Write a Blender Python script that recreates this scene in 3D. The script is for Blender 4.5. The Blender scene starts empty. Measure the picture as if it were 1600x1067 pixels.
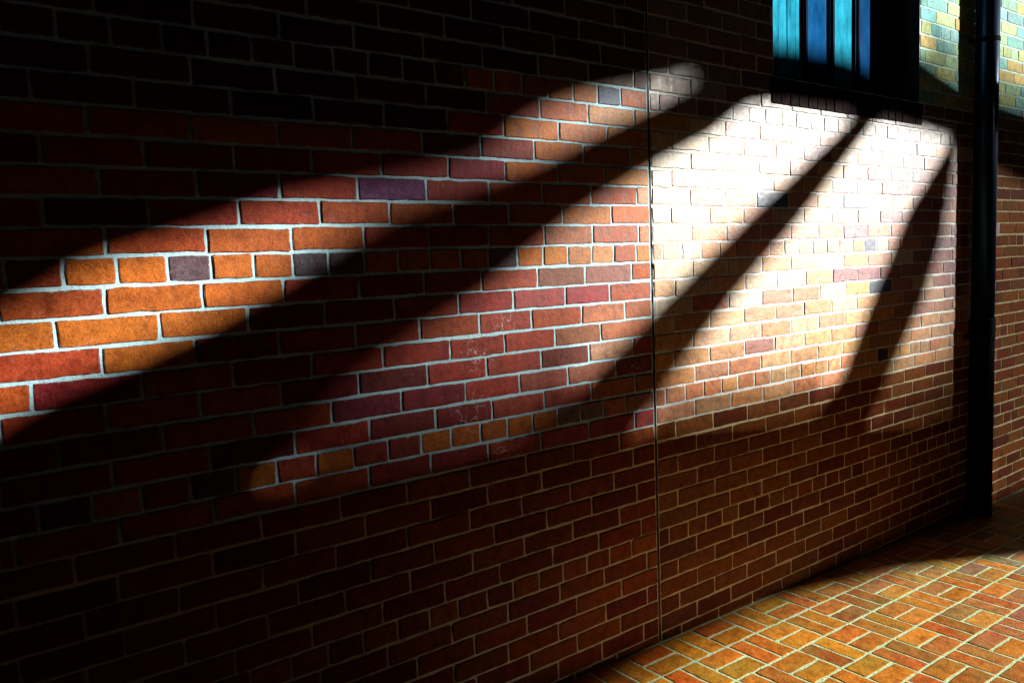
import bpy, math, random
from mathutils import Vector, Matrix
random.seed(58)
S=bpy.context.scene; COL=S.collection
# ------------------------------------------------------------------ camera
F=1244.0; EYE=1.415; DIST=1.997
r=math.radians(2.3); U0,V0=1650.0,188.5
p=math.atan((V0*math.cos(r)-U0*math.sin(r))/F)
Xc=Vector((U0,V0,-F)).normalized()
Zc=-Vector((math.sin(r)*math.cos(p),-math.cos(r)*math.cos(p),-math.sin(p))).normalized()
Yc=Zc.cross(Xc)
CAMP=Vector((0,-DIST,EYE))
cam=bpy.data.cameras.new('camera'); co=bpy.data.objects.new('camera',cam); COL.objects.link(co)
M=Matrix((Xc,Yc,Zc)).to_4x4(); M.translation=CAMP; co.matrix_world=M
cam.sensor_width=36; cam.lens=F/1600*36; cam.clip_end=500; cam.clip_start=.05
S.camera=co
def ray(px,py):
    d=Vector((px-800,-(py-533.5),-F)); return Vector((Xc.dot(d),Yc.dot(d),Zc.dot(d)))
def on_wall(px,py,y=0.0):
    d=ray(px,py); return CAMP+d*((y-CAMP.y)/d.y)
SL=.03
def gz(x): return -.028-SL*(x-2)
def on_ground(px,py):
    d=ray(px,py); t=(gz(0)-CAMP.z-0)/(d.z+SL*d.x); return CAMP+d*t
# ------------------------------------------------------------------ light
AZ=math.radians(35.5); EL=math.radians(13.0)
L=Vector((-math.cos(AZ)*math.cos(EL),math.sin(AZ)*math.cos(EL),-math.sin(EL)))
sd=bpy.data.lights.new('sun','SUN'); sd.energy=11.6; sd.angle=math.radians(1.1); sd.color=(1,.985,.93)
so=bpy.data.objects.new('sun',sd); COL.objects.link(so); so.rotation_euler=L.to_track_quat('-Z','Y').to_euler(); so.location=(8,-8,8)
w=bpy.data.worlds.new('World'); S.world=w; w.use_nodes=True
nt=w.node_tree; sk=nt.nodes.new('ShaderNodeTexSky'); sk.sky_type='NISHITA'; sk.sun_disc=False
sk.sun_elevation=EL; sk.sun_rotation=math.radians(125)
nt.links.new(sk.outputs[0],nt.nodes['Background'].inputs[0]); nt.nodes['Background'].inputs[1].default_value=.0012
S.view_settings.view_transform='Standard'; S.view_settings.look='None'; S.view_settings.exposure=0
# ------------------------------------------------------------------ materials
class N:
    def __init__(s,name):
        s.m=bpy.data.materials.new(name); s.m.use_nodes=True; s.t=s.m.node_tree; s.b=s.t.nodes['Principled BSDF']
        s.pos=s.t.nodes.new('ShaderNodeNewGeometry').outputs['Position']
    def new(s,ty,**k):
        n=s.t.nodes.new(ty)
        for a,v in k.items(): setattr(n,a,v)
        return n
    def link(s,a,b): s.t.links.new(a,b)
    def noise(s,scale,detail=3,rough=.6,vec=None):
        n=s.new('ShaderNodeTexNoise'); n.inputs['Scale'].default_value=scale; n.inputs['Detail'].default_value=detail
        n.inputs['Roughness'].default_value=rough; s.link(vec or s.pos,n.inputs['Vector']); return n.outputs['Fac']
    def ramp(s,f,stops):
        n=s.new('ShaderNodeValToRGB'); e=n.color_ramp.elements
        while len(e)<len(stops): e.new(.5)
        for i,(q,c) in enumerate(stops):
            e[i].position=q; e[i].color=c if len(c)==4 else (*c,1)
        s.link(f,n.inputs[0]); return n.outputs[0]
    def mix(s,fac,a,b,mode='MIX'):
        n=s.new('ShaderNodeMix',data_type='RGBA',blend_type=mode)
        for i,v in ((0,fac),(6,a),(7,b)):
            if hasattr(v,'is_linked'): s.link(v,n.inputs[i])
            elif i==0: n.inputs[0].default_value=v
            else: n.inputs[i].default_value=(*v,1)
        return n.outputs[2]
    def math(s,op,a,b=None):
        n=s.new('ShaderNodeMath',operation=op)
        for i,v in ((0,a),(1,b)):
            if v is None: continue
            if hasattr(v,'is_linked'): s.link(v,n.inputs[i])
            else: n.inputs[i].default_value=v
        return n.outputs[0]
    def bump(s,h,strength,dist,prev=None):
        n=s.new('ShaderNodeBump'); n.inputs['Strength'].default_value=strength; n.inputs['Distance'].default_value=dist
        s.link(h,n.inputs['Height'])
        if prev: s.link(prev,n.inputs['Normal'])
        return n.outputs[0]
    def out(s,col=None,rough=None,normal=None,spec=None):
        for key,v in (('Base Color',col),('Roughness',rough),('Normal',normal),('Specular IOR Level',spec)):
            if v is None: continue
            if hasattr(v,'is_linked'): s.link(v,s.b.inputs[key])
            elif key=='Base Color': s.b.inputs[key].default_value=(*v,1)
            else: s.b.inputs[key].default_value=v
        return s.m
W3=(1,1,1); K3=(0,0,0)
def brick_mat(name,rough,mortar,spec,chalk=False,moss=False,bloom=.25,bs=.36):
    n=N(name); at=n.new('ShaderNodeAttribute',attribute_name='tint')
    c=at.outputs['Color']; edge=at.outputs['Alpha']
    n1=n.noise(26,3,.68); n2=n.noise(230,2,.7); n3=n.noise(62,3,.75)
    c=n.mix(1,c,n.ramp(n1,[(.25,(.5,.40,.40)),(.5,(.95,.95,.95)),(.75,(1.3,1.3,1.2))]),'MULTIPLY')
    c=n.mix(1,c,n.ramp(n2,[(.3,(.5,.45,.45)),(.5,W3),(.8,(1.3,1.3,1.3))]),'MULTIPLY')
    # the rims of the bricks are darker, with some mortar smeared on them
    c=n.mix(n.math('MULTIPLY',edge,.25 if moss else .65),c,(.06,.018,.010))
    if moss:
        c=n.mix(n.ramp(n.noise(4,3,.7),[(.46,K3),(.70,(.24,.24,.24))]),c,(.14,.42,.08))
    sm=n.math('MULTIPLY',edge,n.ramp(n3,[(.5,K3),(.64,W3)]))
    sm=n.math('ADD',n.math('MULTIPLY',sm,.7),n.math('MULTIPLY',n.ramp(n3,[(.6,K3),(.74,W3)]),bloom))
    c=n.mix(sm,c,mortar)
    if chalk:
        v=n.new('ShaderNodeTexVoronoi',feature='DISTANCE_TO_EDGE'); v.inputs['Scale'].default_value=26
        add=n.new('ShaderNodeVectorMath',operation='ADD'); nz=n.new('ShaderNodeTexNoise'); nz.inputs['Scale'].default_value=40
        n.link(n.pos,nz.inputs['Vector']); sc=n.new('ShaderNodeVectorMath',operation='SCALE'); sc.inputs['Scale'].default_value=.05
        n.link(nz.outputs['Color'],sc.inputs[0]); n.link(n.pos,add.inputs[0]); n.link(sc.outputs[0],add.inputs[1]); n.link(add.outputs[0],v.inputs['Vector'])
        line=n.ramp(v.outputs['Distance'],[(.0,W3),(.035,K3)])
        tot=None
        for (px,py,rad) in ((745,560,.08),(735,650,.09),(790,505,.06),(790,715,.08),(995,570,.05)):
            q=on_wall(px,py); dd=n.new('ShaderNodeVectorMath',operation='DISTANCE'); n.link(n.pos,dd.inputs[0]); dd.inputs[1].default_value=q
            f=n.ramp(n.math('DIVIDE',dd.outputs['Value'],rad),[(.2,W3),(1,K3)])
            tot=f if tot is None else n.math('MAXIMUM',tot,f)
        fm=n.math('MULTIPLY',n.math('MULTIPLY',line,tot),n.ramp(n3,[(.43,K3),(.52,(.85,.85,.85))]))
        c=n.mix(fm,c,(.80,.82,.88))
    h=n.math('ADD',n1,n.math('MULTIPLY',n2,.22))
    b=n.bump(h,bs,.007)
    rg=n.ramp(n1,[(.3,(rough-.08,)*3),(.7,(rough+.1,)*3)])
    return n.out(c,rg,b,spec)
def mortar_mat(name,a,b,c2,rough=.6,spec=.5):
    n=N(name); n1=n.noise(9,3,.7); n2=n.noise(60,4,.75)
    c=n.mix(n.ramp(n1,[(.35,K3),(.65,W3)]),a,b)
    c=n.mix(n.ramp(n2,[(.52,K3),(.7,W3)]),c,c2)
    return n.out(c,rough,n.bump(n2,.7,.005),spec)
M_BR=brick_mat('weathered_red_brick',.55,(.46,.60,.64),.2,chalk=True,bloom=.10)
M_BR2=brick_mat('weathered_glare_brick',.46,(.70,.76,.66),.6,bloom=.18,bs=.30)  # paler brick whose tints also hold part of the sun glare
M_BR3=brick_mat('dull_brown_brick',.7,(.50,.42,.22),.05,bloom=.08)
M_MO=mortar_mat('lime_mortar',(.48,.78,.88),(.62,.88,.94),(.38,.56,.60),.75,.25)
M_MO2=mortar_mat('pale_lime_mortar',(.76,.86,.82),(.84,.92,.86),(.62,.68,.60),.5,.9)
M_MO3=mortar_mat('tan_mortar',(.84,.70,.38),(.90,.78,.46),(.60,.48,.26),.85,.05)
M_MO4=mortar_mat('teal_lit_mortar',(.52,.80,.70),(.62,.86,.70),(.42,.62,.54),.85,.05)  # mortar colour carries the teal light at upper right
M_PV=brick_mat('orange_paving_brick',.6,(.54,.68,.34),.3,moss=True,bloom=.08)
M_PJ=mortar_mat('mossy_joint',(.76,.90,.56),(.60,.84,.44),(.84,.90,.66),.8,.3)
def plain(name,col,rough,var=.3,bs=.3,scale=30,stretch=None,spec=.5):
    n=N(name); lo=tuple(x*(1-var) for x in col); hi=tuple(min(1,x*(1+var)) for x in col); vec=None
    if stretch:
        mp=n.new('ShaderNodeMapping'); mp.inputs['Scale'].default_value=stretch; n.link(n.pos,mp.inputs['Vector']); vec=mp.outputs[0]
    nn=n.noise(scale,3,.65,vec)
    return n.out(n.ramp(nn,[(.3,lo),(.7,hi)]),rough,n.bump(nn,bs,.003),spec)
M_IRON=plain('black_painted_iron',(.003,.007,.024),.32,.4,.06,60,None,1.0)
M_IRON.node_tree.nodes['Principled BSDF'].inputs['Specular Tint'].default_value=(.12,.42,1,1)  # blue sky glint put into the sheen colour of the black paint
M_BAR=plain('black_bar_paint',(.003,.006,.012),.8,.4,.12,60,None,.03)
M_FRAME=plain('dark_window_paint',(.003,.006,.014),.8,spec=.03)
ST=(1,1,.35)
M_BL=[plain('cyan_pane',(.020,.26,.39),.7,.55,.2,14,ST,0),plain('mid_blue_pane',(.006,.07,.20),.7,.5,.2,14,ST,0),plain('deep_blue_pane',(.006,.05,.15),.7,.4,.2,14,ST,0)]
M_SEAL_SHADE=plain('sealant_and_shaded_reveal',(.02,.010,.010),.7)  # sealant in the joint; on the window reveals it paints shade
M_DARK=plain('near_black_matte',(.012,.011,.012),.9)  # kept near black so the added panel bounces little light
M_GR=plain('dark_ground',(.05,.045,.04),.9,.3,.5,3)
# ------------------------------------------------------------------ mesh helpers
def link(name,me,parent=None,mats=()):
    for m in mats: me.materials.append(m)
    o=bpy.data.objects.new(name,me); COL.objects.link(o)
    if parent: o.parent=parent
    return o
def empty(name,loc):
    o=bpy.data.objects.new(name,None); o.location=loc; COL.objects.link(o); o.empty_display_size=.2; return o
def reparent(o,par):
    o.parent=par; o.matrix_parent_inverse=Matrix.Translation(par.location).inverted()
class MB:
    def __init__(s): s.v=[]; s.f=[]; s.mi=[]; s.c=[]
    def poly(s,pts,mi=0,c=(1,1,1,0)):
        i=len(s.v); s.v+= [tuple(q) for q in pts]; s.c+=[c]*len(pts); s.f.append(tuple(range(i,i+len(pts)))); s.mi.append(mi)
    def box(s,a,b,mi=0,c=(1,1,1,0),bev=.0):
        (x0,y0,z0),(x1,y1,z1)=a,b; e=bev
        def ring(x0,x1,z0,z1,y): 
            i=len(s.v); s.v+=[(x0,y,z0),(x1,y,z0),(x1,y,z1),(x0,y,z1)]; s.c+=[c]*4; return [i,i+1,i+2,i+3]
        rs=[ring(x0+e,x1-e,z0+e,z1-e,y0)]
        if e: rs.append(ring(x0,x1,z0,z1,y0+e)); rs.append(ring(x0,x1,z0,z1,y1-e))
        rs.append(ring(x0+e,x1-e,z0+e,z1-e,y1))
        s.f.append(tuple(rs[0])); s.mi.append(mi)
        for A,B in zip(rs,rs[1:]):
            for k in range(4):
                s.f.append((A[k],B[k],B[(k+1)%4],A[(k+1)%4])); s.mi.append(mi)
        s.f.append(tuple(reversed(rs[-1]))); s.mi.append(mi)
    def lathe(s,cx,cy,prof,n=28,mi=0):
        base=len(s.v)
        for (rr,z) in prof:
            for k in range(n):
                t=2*math.pi*k/n; s.v.append((cx+rr*math.cos(t),cy+rr*math.sin(t),z)); s.c.append((1,1,1,0))
        for j in range(len(prof)-1):
            for k in range(n):
                a=base+j*n+k; b=base+j*n+(k+1)%n; s.f.append((a,b,b+n,a+n)); s.mi.append(mi)
        s.f.append(tuple(base+(len(prof)-1)*n+k for k in range(n))); s.mi.append(mi)
        s.f.append(tuple(base+k for k in reversed(range(n)))); s.mi.append(mi)
    def brick(s,x0,x1,z0,z1,mp,tint,h=.007,j=.0009,inset=.0022,depth=.006,mi=0,tilt=1.0):
        cr=.003; pts=[]
        def seg(ax,az,bx,bz,step):
            l=math.hypot(bx-ax,bz-az); k=max(1,int(l/step))
            for i in range(k): pts.append((ax+(bx-ax)*i/k,az+(bz-az)*i/k))
        seg(x0+cr,z0,x1-cr,z0,.03); pts.append((x1-cr,z0)); seg(x1,z0+cr,x1,z1-cr,.025); pts.append((x1,z1-cr))
        seg(x1-cr,z1,x0+cr,z1,.03); pts.append((x0+cr,z1)); seg(x0,z1-cr,x0,z0+cr,.025); pts.append((x0,z0+cr))
        n=len(pts); cx,cz=(x0+x1)/2,(z0+z1)/2
        cl=lambda v,m: max(-m,min(m,v))
        dh=cl(random.gauss(0,.0006),.001)*tilt; tx=cl(random.gauss(0,.006),.01)*tilt; tz=cl(random.gauss(0,.012),.02)*tilt
        base=len(s.v)
        jit=[(random.gauss(0,j),random.gauss(0,j)) for _ in pts]
        for (x,z),(a,b) in zip(pts,jit):
            s.v.append(mp(x+a,z+b,-depth)); s.c.append((*tint,1))
        for (x,z),(a,b) in zip(pts,jit):
            s.v.append(mp(x+a,z+b,h*.5+dh+random.gauss(0,.0003)*tilt)); s.c.append((*tint,1))
        for (x,z),(a,b) in zip(pts,jit):
            q=inset+abs(random.gauss(0,.001))
            x2=x-math.copysign(min(q,abs(x-cx)),x-cx) if abs(abs(x-cx)-(x1-x0)/2)<cr*1.5 else x
            z2=z-math.copysign(min(q,abs(z-cz)),z-cz) if abs(abs(z-cz)-(z1-z0)/2)<cr*1.5 else z
            s.v.append(mp(x2+a,z2+b,h+dh+(x-cx)*tx+(z-cz)*tz)); s.c.append((*tint,.0))
        for q in (0,1):
            for k in range(n):
                a=base+q*n+k; b=base+q*n+(k+1)%n; s.f.append((a,b,b+n,a+n)); s.mi.append(mi)
        s.f.append(tuple(range(base+2*n,base+3*n))); s.mi.append(mi)
    def build(s,name,mats,parent=None,smooth=False):
        me=bpy.data.meshes.new(name); me.from_pydata(s.v,[],s.f)
        at=me.attributes.new('tint','FLOAT_COLOR','POINT'); at.data.foreach_set('color',[x for c in s.c for x in c])
        me.polygons.foreach_set('material_index',s.mi)
        if smooth: me.polygons.foreach_set('use_smooth',[True]*len(me.polygons))
        me.update()
        return link(name,me,parent,mats)
def tag(o,label=None,cat=None,group=None,kind=None):
    for k,v in (('label',label),('category',cat),('group',group),('kind',kind)):
        if v: o[k]=v
# ------------------------------------------------------------------ brick building
CH=.0667; BL=.213; J=.0080; ZA=EYE+.018
XS=on_wall(1021,533).x
wl=on_wall(1208,60).x; wr=on_wall(1437,60).x
zb_raw=on_wall(1208,112).z
kk=round((zb_raw-ZA)/CH-.5); WZ0=ZA+(kk+.5)*CH; WZ1=WZ0+CH*17
REV=.14
X0,X1=-2.2,9.5; K0,K1=-24,28
RED=[(.32,.034,.016),(.38,.05,.014),(.28,.020,.024),(.42,.075,.012),(.34,.034,.020),(.28,.024,.034),(.23,.020,.014),(.36,.040,.022),(.40,.065,.012),(.22,.022,.045),(.34,.04,.016),(.18,.02,.016)]
ORA=[(.50,.12,.012),(.52,.14,.014),(.46,.10,.012),(.44,.08,.014)]
HEAD=[(.52,.13,.012),(.56,.16,.016),(.48,.11,.012),(.12,.07,.09),(.50,.13,.015),(.40,.06,.02),(.30,.04,.02),(.52,.15,.016)]
PALE=[(.65,.41,.18),(.71,.53,.29),(.62,.29,.06),(.68,.34,.05),(.69,.48,.26),(.63,.43,.24),(.54,.16,.02),(.71,.56,.36)]  # pale brick, lifted further towards white for overexposed glare
ODD=[(.02,.035,.12),(.02,.03,.07),(.64,.20,.01),(.64,.24,.015),(.64,.22,.01),(.03,.07,.15)]
TEAL=[(.22,.52,.46),(.32,.58,.44),(.18,.48,.48),(.38,.60,.34),(.26,.52,.52),(.46,.60,.30)]  # tints that paint teal light onto the upper right bricks
WARM=[(.60,.46,.16),(.50,.58,.24)]
BROWN=[(.46,.11,.010),(.52,.15,.012),(.40,.08,.010),(.34,.065,.016),(.48,.16,.02)]
# single bricks of a strikingly different firing, by their place on the wall
NAVY=(.012,.025,.085); BURN=(.66,.17,.003)
ACC=[(on_wall(a,b),c) for a,b,c in ((1158,321,BURN),(1342,323,NAVY),(1366,393,NAVY),(1360,441,NAVY),(1215,322,NAVY),(1385,548,(.03,.03,.05)),(940,147,(.10,.13,.18)),(1088,376,BURN),(1106,375,BURN),(1245,372,BURN),(1262,372,BURN),(1300,370,BURN),(1232,516,BURN),(1110,600,BURN),(1085,602,BURN),(1240,600,BURN),(1215,190,(.30,.42,.42)),(600,298,(.16,.04,.14)),(497,415,(.08,.06,.08)),(298,424,(.12,.07,.09)))]
def lerp(c,d,t): return tuple(a*(1-t)+b*t for a,b in zip(c,d))
def tint_for(x,z,k,header,x0,x1):
    for q,c in ACC:
        if x0<=q.x<=x1 and abs(q.z-z)<CH/2: return c
    q=random.random()
    if x<XS:
        c=random.choice(HEAD) if header else random.choice(RED)
        if not header and ((x<.75 and q<.45) or (k>1 and q<.25) or q<.08): c=random.choice(ORA)
        if k>3 and x>1.5 and q<.6: c=random.choice(ORA+[(.58,.24,.05)])
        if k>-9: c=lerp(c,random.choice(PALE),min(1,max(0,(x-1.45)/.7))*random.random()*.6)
        if k>8 or (k>5 and x<1.4): c=lerp(c,(.025,.012,.016),.8)  # shade on the upper courses painted into the tint
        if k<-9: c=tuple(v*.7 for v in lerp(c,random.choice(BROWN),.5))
    else:
        c=random.choice(PALE)
        if header and q<.5: c=random.choice([(.64,.21,.008),(.58,.15,.008),(.66,.25,.01)])
        elif q<.03: c=random.choice(ODD[2:5])
        elif q<.09 or (x>3.1 and q<min(.9,.14+(x-3.1)*.75)): c=random.choice(RED+BROWN+BROWN+BROWN) if x>2.7 else random.choice(BROWN)
        if -10<k<-3 and q>.09: c=lerp(c,random.choice([(.64,.24,.01),(.60,.16,.008),(.62,.30,.04)]),.8 if k<-6 else .45)  # orange falloff below the hot patch, painted into the tint
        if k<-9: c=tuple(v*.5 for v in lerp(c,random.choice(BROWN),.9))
        if k>7: c=lerp(c,(.06,.03,.03),.7)  # upper courses darkened here too, shade put into the colour
        if x>5.0: c=tuple(v*.62 for v in random.choice(BROWN))
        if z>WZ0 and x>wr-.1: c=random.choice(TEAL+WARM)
    g=random.uniform(.75,1.14)
    return tuple(v*g for v in c)
mpw=lambda x,z,h:(x,-h,z)
bld=empty('brick_building',(0,0,0))
tag(bld,'dark red brick wall streaked with slanting light, barred window at its upper right','building')
ZL=ZA-9.5*CH; XP=5.0
def wall_section(xa,xb,mats,hr):
    mb=MB()
    for k in range(K0,K1+1):
        zc=ZA+k*CH; z0=zc-CH/2+J/2; z1=zc+CH/2-J/2
        header=(k%8==0); pitch=BL/2 if header else BL
        offs=(0 if k%2 else .5)*BL + (.25*BL if header else 0)
        x=xa-offs%pitch
        while x<xb-.001:
            wd=pitch*random.uniform(.95,1.05)
            if x<xa and x+wd-xa<.045: wd=xa+pitch*.5-x
            if xb-(x+wd)<.045: wd=xb-x
            a,b=max(x,xa),min(x+wd,xb)
            ivs=[(a,b)]
            if z1>WZ0 and z0<WZ1:
                ivs=[(p0,p1) for (p0,p1) in ((a,min(b,wl)),(max(a,wr),b)) if p1-p0>.022]
            for (p0,p1) in ivs:
                wv=random.gauss(0,.001); xm=(p0+p1)/2
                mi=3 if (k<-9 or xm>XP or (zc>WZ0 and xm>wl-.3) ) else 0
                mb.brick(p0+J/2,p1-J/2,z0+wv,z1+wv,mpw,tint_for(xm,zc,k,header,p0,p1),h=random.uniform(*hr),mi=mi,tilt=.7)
            x+=wd
    zlo=ZA+(K0-.5)*CH; zhi=ZA+(K1+.5)*CH
    def q(xa,xb,za,zb,mi=1): 
        if xb>xa and zb>za: mb.poly([(xa,0,za),(xb,0,za),(xb,0,zb),(xa,0,zb)],mi)
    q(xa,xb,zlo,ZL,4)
    if xa<wl<xb:
        q(xa,wl,ZL,zhi); q(wl,wr,ZL,WZ0); q(wl,wr,WZ1,zhi)
        q(wr,XP,ZL,WZ0); q(XP,xb,ZL,WZ0,4); q(wr,xb,WZ0,zhi,5)
        D=.34
        mb.poly([(wl,0,WZ0),(wl,D,WZ0),(wl,D,WZ1),(wl,0,WZ1)],2)  # reveal faces near black: their shade is in the material colour
        mb.poly([(wr,D,WZ0),(wr,0,WZ0),(wr,0,WZ1),(wr,D,WZ1)],2)
        mb.poly([(wl,0,WZ0),(wr,0,WZ0),(wr,D,WZ0),(wl,D,WZ0)],2)
        mb.poly([(wl,D,WZ1),(wr,D,WZ1),(wr,0,WZ1),(wl,0,WZ1)],2)
    else: q(xa,xb,ZL,zhi)
    return mb.build('wall',mats,bld)
o=wall_section(X0,XS-.006,[M_BR,M_MO,M_SEAL_SHADE,M_BR3,M_MO3,M_MO4],(.002,.0038)); o['label']='red brick wall section left of the dark joint'
o=wall_section(XS+.006,X1,[M_BR2,M_MO2,M_SEAL_SHADE,M_BR3,M_MO3,M_MO4],(.0018,.0032)); o['label']='paler brick wall section right of the dark joint'
mb=MB(); zlo=ZA+(K0-.5)*CH; zhi=ZA+(K1+.5)*CH
zz=zlo
while zz<zhi:
    z2=min(zz+.05,zhi); d=random.uniform(-.002,.001)
    mb.poly([(XS-.007,.003+d,zz),(XS+.007,.003+d,zz),(XS+.007,.003+d,z2),(XS-.007,.003+d,z2)],0); zz=z2
mb.build('expansion_joint',[M_SEAL_SHADE],bld)
mb=MB(); mb.box((X0,.36,zlo),(X1,6,zhi)); mb.build('building_body',[M_DARK],bld)
# window
win=MB()
fy0,fy1=REV-.03,REV+.03
for a,b in (((wl,fy0,WZ0),(wl+.05,fy1,WZ1)),((wr-.05,fy0,WZ0),(wr,fy1,WZ1)),((wl+.05,fy0,WZ0),(wr-.05,fy1,WZ0+.05)),((wl+.05,fy0,WZ1-.05),(wr-.05,fy1,WZ1))):
    win.box(a,b,bev=.004)
wo=win.build('window',[M_FRAME],bld); wo['label']='window with blue panes behind dark upright bars'
bx=[wl+.052]+[on_wall(q,60,REV).x for q in (1256,1298,1338,1368)]+[wr-.052]
for i,(a,b) in enumerate(zip(bx,bx[1:])):
    mb=MB(); z=WZ0+.052; n=6 if i==0 else 1
    for q in range(n):
        c0=a+(b-a)*q/n; c1=a+(b-a)*(q+1)/n
        mb.box((c0+.001,REV+.002*(q%2)+.002*i,z),(c1-.001,REV+.022,WZ1-.052),bev=.0018)
    mb.build('pane',[M_BL[(0,1,0,2,2)[i]]],wo)
for xb in bx[1:-1]:
    mb=MB(); mb.box((xb-.011,REV-.017,WZ0+.053),(xb+.011,REV-.002,WZ1-.053),bev=.004); mb.build('bar',[M_BAR],wo)
mb=MB(); x=wl-.02; zt=WZ0-.006
while x<wr+.0:
    wd=.0667*random.uniform(.95,1.05)
    c=tuple(v*.06 for v in random.choice(RED))  # brick tint cut to near black, painting the shadow at the sill
    mb.box((x+.001,-.007+random.gauss(0,.0008),zt-.105),(x+wd-.001,REV-.032,zt+random.gauss(0,.0008)),0,(*c,0),.003); x+=wd
mb.box((wl-.022,-.004,zt-.10),(x+.002,REV-.034,zt-.006),1)
mb.build('sill',[M_BR3,M_FRAME],wo)
# ------------------------------------------------------------------ drainpipe
RP=.058
pc=on_wall(1537,400,-.066); PX,PY=pc.x,-.066
pz=gz(PX); zj=on_wall(1530,505,-.066).z
dp=empty('drainpipe',(PX,PY,pz))
tag(dp,'black round drainpipe fixed to the brick wall, right of the barred window','drainpipe')
mb=MB(); mb.lathe(PX,PY,[(RP,zj-.02),(RP,3.3)],40); reparent(mb.build('pipe',[M_IRON],None,True),dp)
mb=MB(); mb.lathe(PX,PY,[(.061,pz-.02),(.061,zj-.06),(.0645,zj-.05),(.0645,zj+.02),(.060,zj+.026)],40); reparent(mb.build('lower_pipe',[M_BAR],None,False),dp)
for z in (zj-.09,zj+1.5):
    mb=MB(); rr=RP+.001 if z>zj+.1 else .062
    mb.lathe(PX,PY,[(rr,z),(rr+.002,z+.003),(rr+.002,z+.022),(rr,z+.025)],40)
    for sx in (-1,1): mb.box((PX+sx*.07-.02,-.018,z),(PX+sx*.07+.02,-.006,z+.025),bev=.003)
    reparent(mb.build('bracket',[M_BAR]),dp)
# ------------------------------------------------------------------ pavement
mb=MB(); PB=.178; g=.0105
mpg=lambda x,y,h:(x,y,gz(x)+h)
PT=[(.82,.19,.006),(.86,.25,.008),(.76,.14,.006),(.84,.27,.01),(.70,.11,.006),(.86,.31,.01),(.68,.14,.008)]
def ptint(x,y):
    t=min(1,max(0,(x-2.6)/1.7))
    c=random.choice(PT)
    c=lerp(c,random.choice([(.46,.56,.05),(.30,.50,.10)]),.16*random.random())
    c=lerp(c,random.choice([(.22,.46,.14),(.05,.36,.32),(.04,.28,.32)]),t*random.random()*.65)
    q=random.uniform(.7,1.12); return tuple(v*q for v in c)
for i in range(-1,52):
    for jn in range(0,18):
        x=i*PB; y=-.008-(jn+1)*PB
        for h in (0,1):
            if (i+jn)%2: a=(x,x+PB,y+h*PB/2,y+(h+1)*PB/2)
            else: a=(x+h*PB/2,x+(h+1)*PB/2,y,y+PB)
            mb.brick(a[0]+g/2,a[1]-g/2,a[2]+g/2,a[3]-g/2,mpg,ptint(x,y),h=random.uniform(.0009,.0017),inset=.0022,j=.0014,tilt=.2)
xa,xb,ya,yb=-.3,9.4,-3.25,0.0
mb.poly([(xa,ya,gz(xa)),(xb,ya,gz(xb)),(xb,yb,gz(xb)),(xa,yb,gz(xa))],1)
tag(mb.build('pavement',[M_PV,M_PJ]),kind='structure')
mb=MB(); R=120
mb.poly([(-R,-R,gz(-R)-.012),(R,-R,gz(R)-.012),(R,R,gz(R)-.012),(-R,R,gz(-R)-.012)])
tag(mb.build('ground',[M_GR]),kind='structure')
# ------------------------------------------------------------------ added unseen panel, its openings shaped to cast the light patches
DY=3.4
def back(q):
    t=(q.y+DY)/L.y; s=q-L*t; return (s.x,s.z)
W_=lambda pts:[back(on_wall(*q)) for q in pts]
G_=lambda pts:[back(on_ground(*q)) for q in pts]
h0=[(1074,118),(1040,130),(1000,136),(900,158),(835,184),(795,214),(745,252),(640,280),(540,300),(430,324),(350,356),(250,390),(150,420),(90,460),(0,508),(-140,568),(-140,735),(0,645),(80,600),(180,562),(320,497),(440,430),(540,370),(640,320),(740,286),(850,243),(945,194),(1078,130)]
h1=[(1168,172),(1215,166),(1318,178),(1328,184),(1180,322),(1098,402),(1028,472),(920,585),(880,632),(800,680),(600,725),(460,755),(430,745),(470,685),(530,615),(590,570),(690,502),(760,460),(832,396),(888,350),(1004,278),(1108,220)]
h2=[(1374,188),(1400,193),(1482,218),(1472,240),(1416,330),(1366,450),(1314,585),(1278,640),(1200,652),(1035,662),(990,676),(1054,590),(1144,472),(1248,350)]
h3=[(1496,226),(1514,234),(1514,630),(1440,655),(1360,660),(1392,580),(1442,470),(1472,370)]
holes=[W_(h0),W_(h1),W_(h2),W_(h3),
 W_([(1232,-90),(1232,36),(1300,46),(1400,66),(1437,86),(1512,140),(1640,184),(1640,-140)]),
 G_([(1000,1075),(1095,1010),(1235,938),(1345,908),(1440,884),(1520,874),(1600,866),(1690,856),(1690,1145),(900,1145)]),
]
dimmed_hole=W_([(1546,262),(1700,340),(1700,720),(1546,780)])
cu=bpy.data.curves.new('screen','CURVE'); cu.dimensions='2D'; cu.fill_mode='BOTH'; cu.extrude=.008
def spl(pts):
    s=cu.splines.new('POLY'); s.points.add(len(pts)-1)
    for q,(a,b) in zip(s.points,pts): q.co=(a,b,0,1)
    s.use_cyclic_u=True
spl([(-4,-.9),(17,-.9),(17,6.5),(-4,6.5)])
for h in holes: spl(h)
spl(dimmed_hole)
tmp=bpy.data.objects.new('tmp',cu); COL.objects.link(tmp); tmp.rotation_euler=(math.pi/2,0,0); tmp.location=(0,-DY,0)
bpy.context.view_layer.update()
dg=bpy.context.evaluated_depsgraph_get(); me=bpy.data.meshes.new_from_object(tmp.evaluated_get(dg))
me.transform(tmp.matrix_world); bpy.data.objects.remove(tmp); me.materials.clear()
sc=link('sun_mask_panel',me,None,[M_DARK])
tag(sc,'added dark panel out of view, openings cut to shape the sunlight','wall')
def cross(poly,X):
    zs=[]
    for (a,b),(c,d) in zip(poly,poly[1:]+poly[:1]):
        if (a-X)*(c-X)<0: zs.append(b+(d-b)*(X-a)/(c-a))
    return zs
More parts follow.
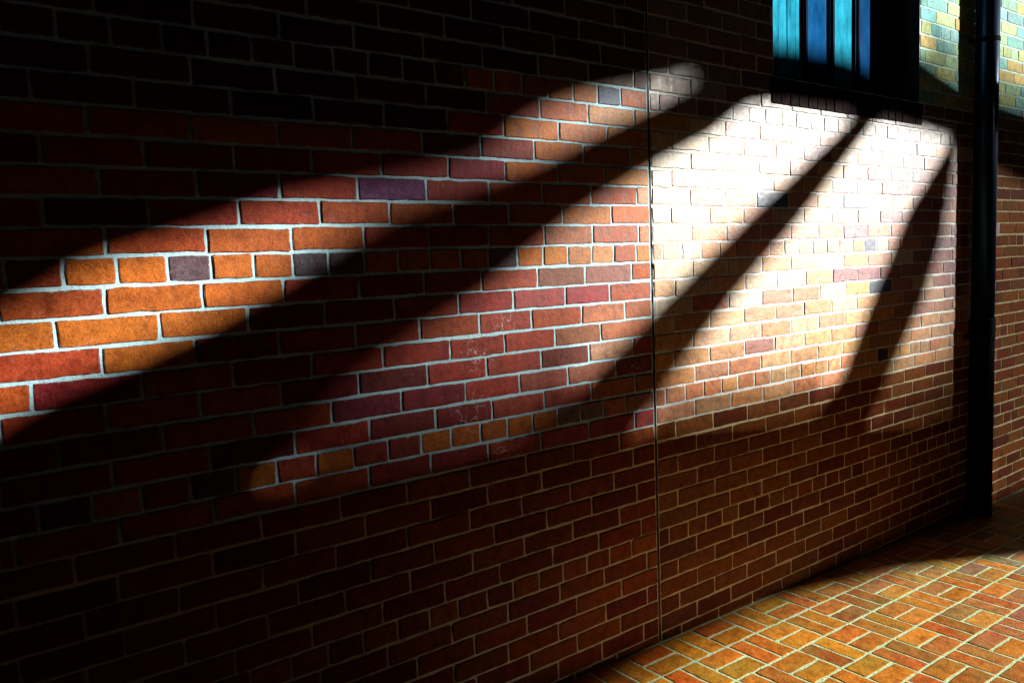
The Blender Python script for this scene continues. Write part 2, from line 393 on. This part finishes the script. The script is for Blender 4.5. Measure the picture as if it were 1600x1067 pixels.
def slats(mb,poly,x0,x1,cover,step=.035):
    X=x0
    while X<x1:
        zs=cross(poly,X); cv=cover(X)
        if len(zs)>=2 and cv>.02:
            hw=step*cv/2; z0,z1=min(zs)-.05,max(zs)+.05
            mb.poly([(X-hw,-DY+.015,z0),(X+hw,-DY+.015,z0),(X+hw,-DY+.015,z1),(X-hw,-DY+.015,z1)])
        X+=step
def fringe(mb,poly,px0,px1,depth,n=9):
    # added rails that fade the sun along the foot of an opening, set closer together towards the bottom
    xa=back(on_wall(px0,500))[0]; xb=back(on_wall(px1,500))[0]; m=24; st=depth/n
    cols=[]
    for i in range(m+1):
        X=xa+(xb-xa)*i/m; zs=cross(poly,X)
        if zs: cols.append((X,min(zs)))
    for (x0,z0),(x1,z1) in zip(cols,cols[1:]):
        for i in range(n):
            t=st*.92*(1-i/n); a=i*st
            mb.poly([(x0,-DY+.03,z0+a),(x1,-DY+.03,z1+a),(x1,-DY+.03,z1+a+t),(x0,-DY+.03,z0+a+t)])
def cov(stops):
    st=sorted((back(on_wall(px,400))[0],c) for px,c in stops)
    def f(X):
        if X<=st[0][0]: return st[0][1]
        for (a,c),(b,d) in zip(st,st[1:]):
            if X<=b: return c+(d-c)*(X-a)/(b-a)
        return st[-1][1]
    return f
mb=MB(); xs=[q[0] for q in dimmed_hole]; slats(mb,dimmed_hole,min(xs),max(xs),lambda X:.84)
mb.build('dimming_slats',[M_DARK],sc)  # added slats, there only to thin the sun through the openings
for hp,st in ((holes[0],[(-100,.4),(0,.3),(200,.15),(420,.25),(500,.55),(580,.82),(740,.78),(840,.5),(960,.25),(1000,.38),(1040,.6),(1080,.85)]),(holes[1],[(440,.97),(500,.88),(600,.74),(740,.56),(850,.36),(960,.14),(1060,0)]),(holes[2],[(1040,0),(1280,0),(1360,.12),(1420,.28),(1480,.4)]),(holes[3],[(1360,.2),(1410,.4),(1450,.55),(1480,.70),(1512,.92)])):
    mb=MB(); xs=[q[0] for q in hp]; slats(mb,hp,min(xs),max(xs),cov(st)); mb.build('dimming_slats',[M_DARK],sc)
mb=MB()
fringe(mb,holes[1],450,875,.40,12); fringe(mb,holes[2],1005,1278,.32); fringe(mb,holes[3],1366,1513,.45,13); fringe(mb,holes[4],1440,1636,.30,10)
mb.build('fading_rails',[M_DARK],sc)
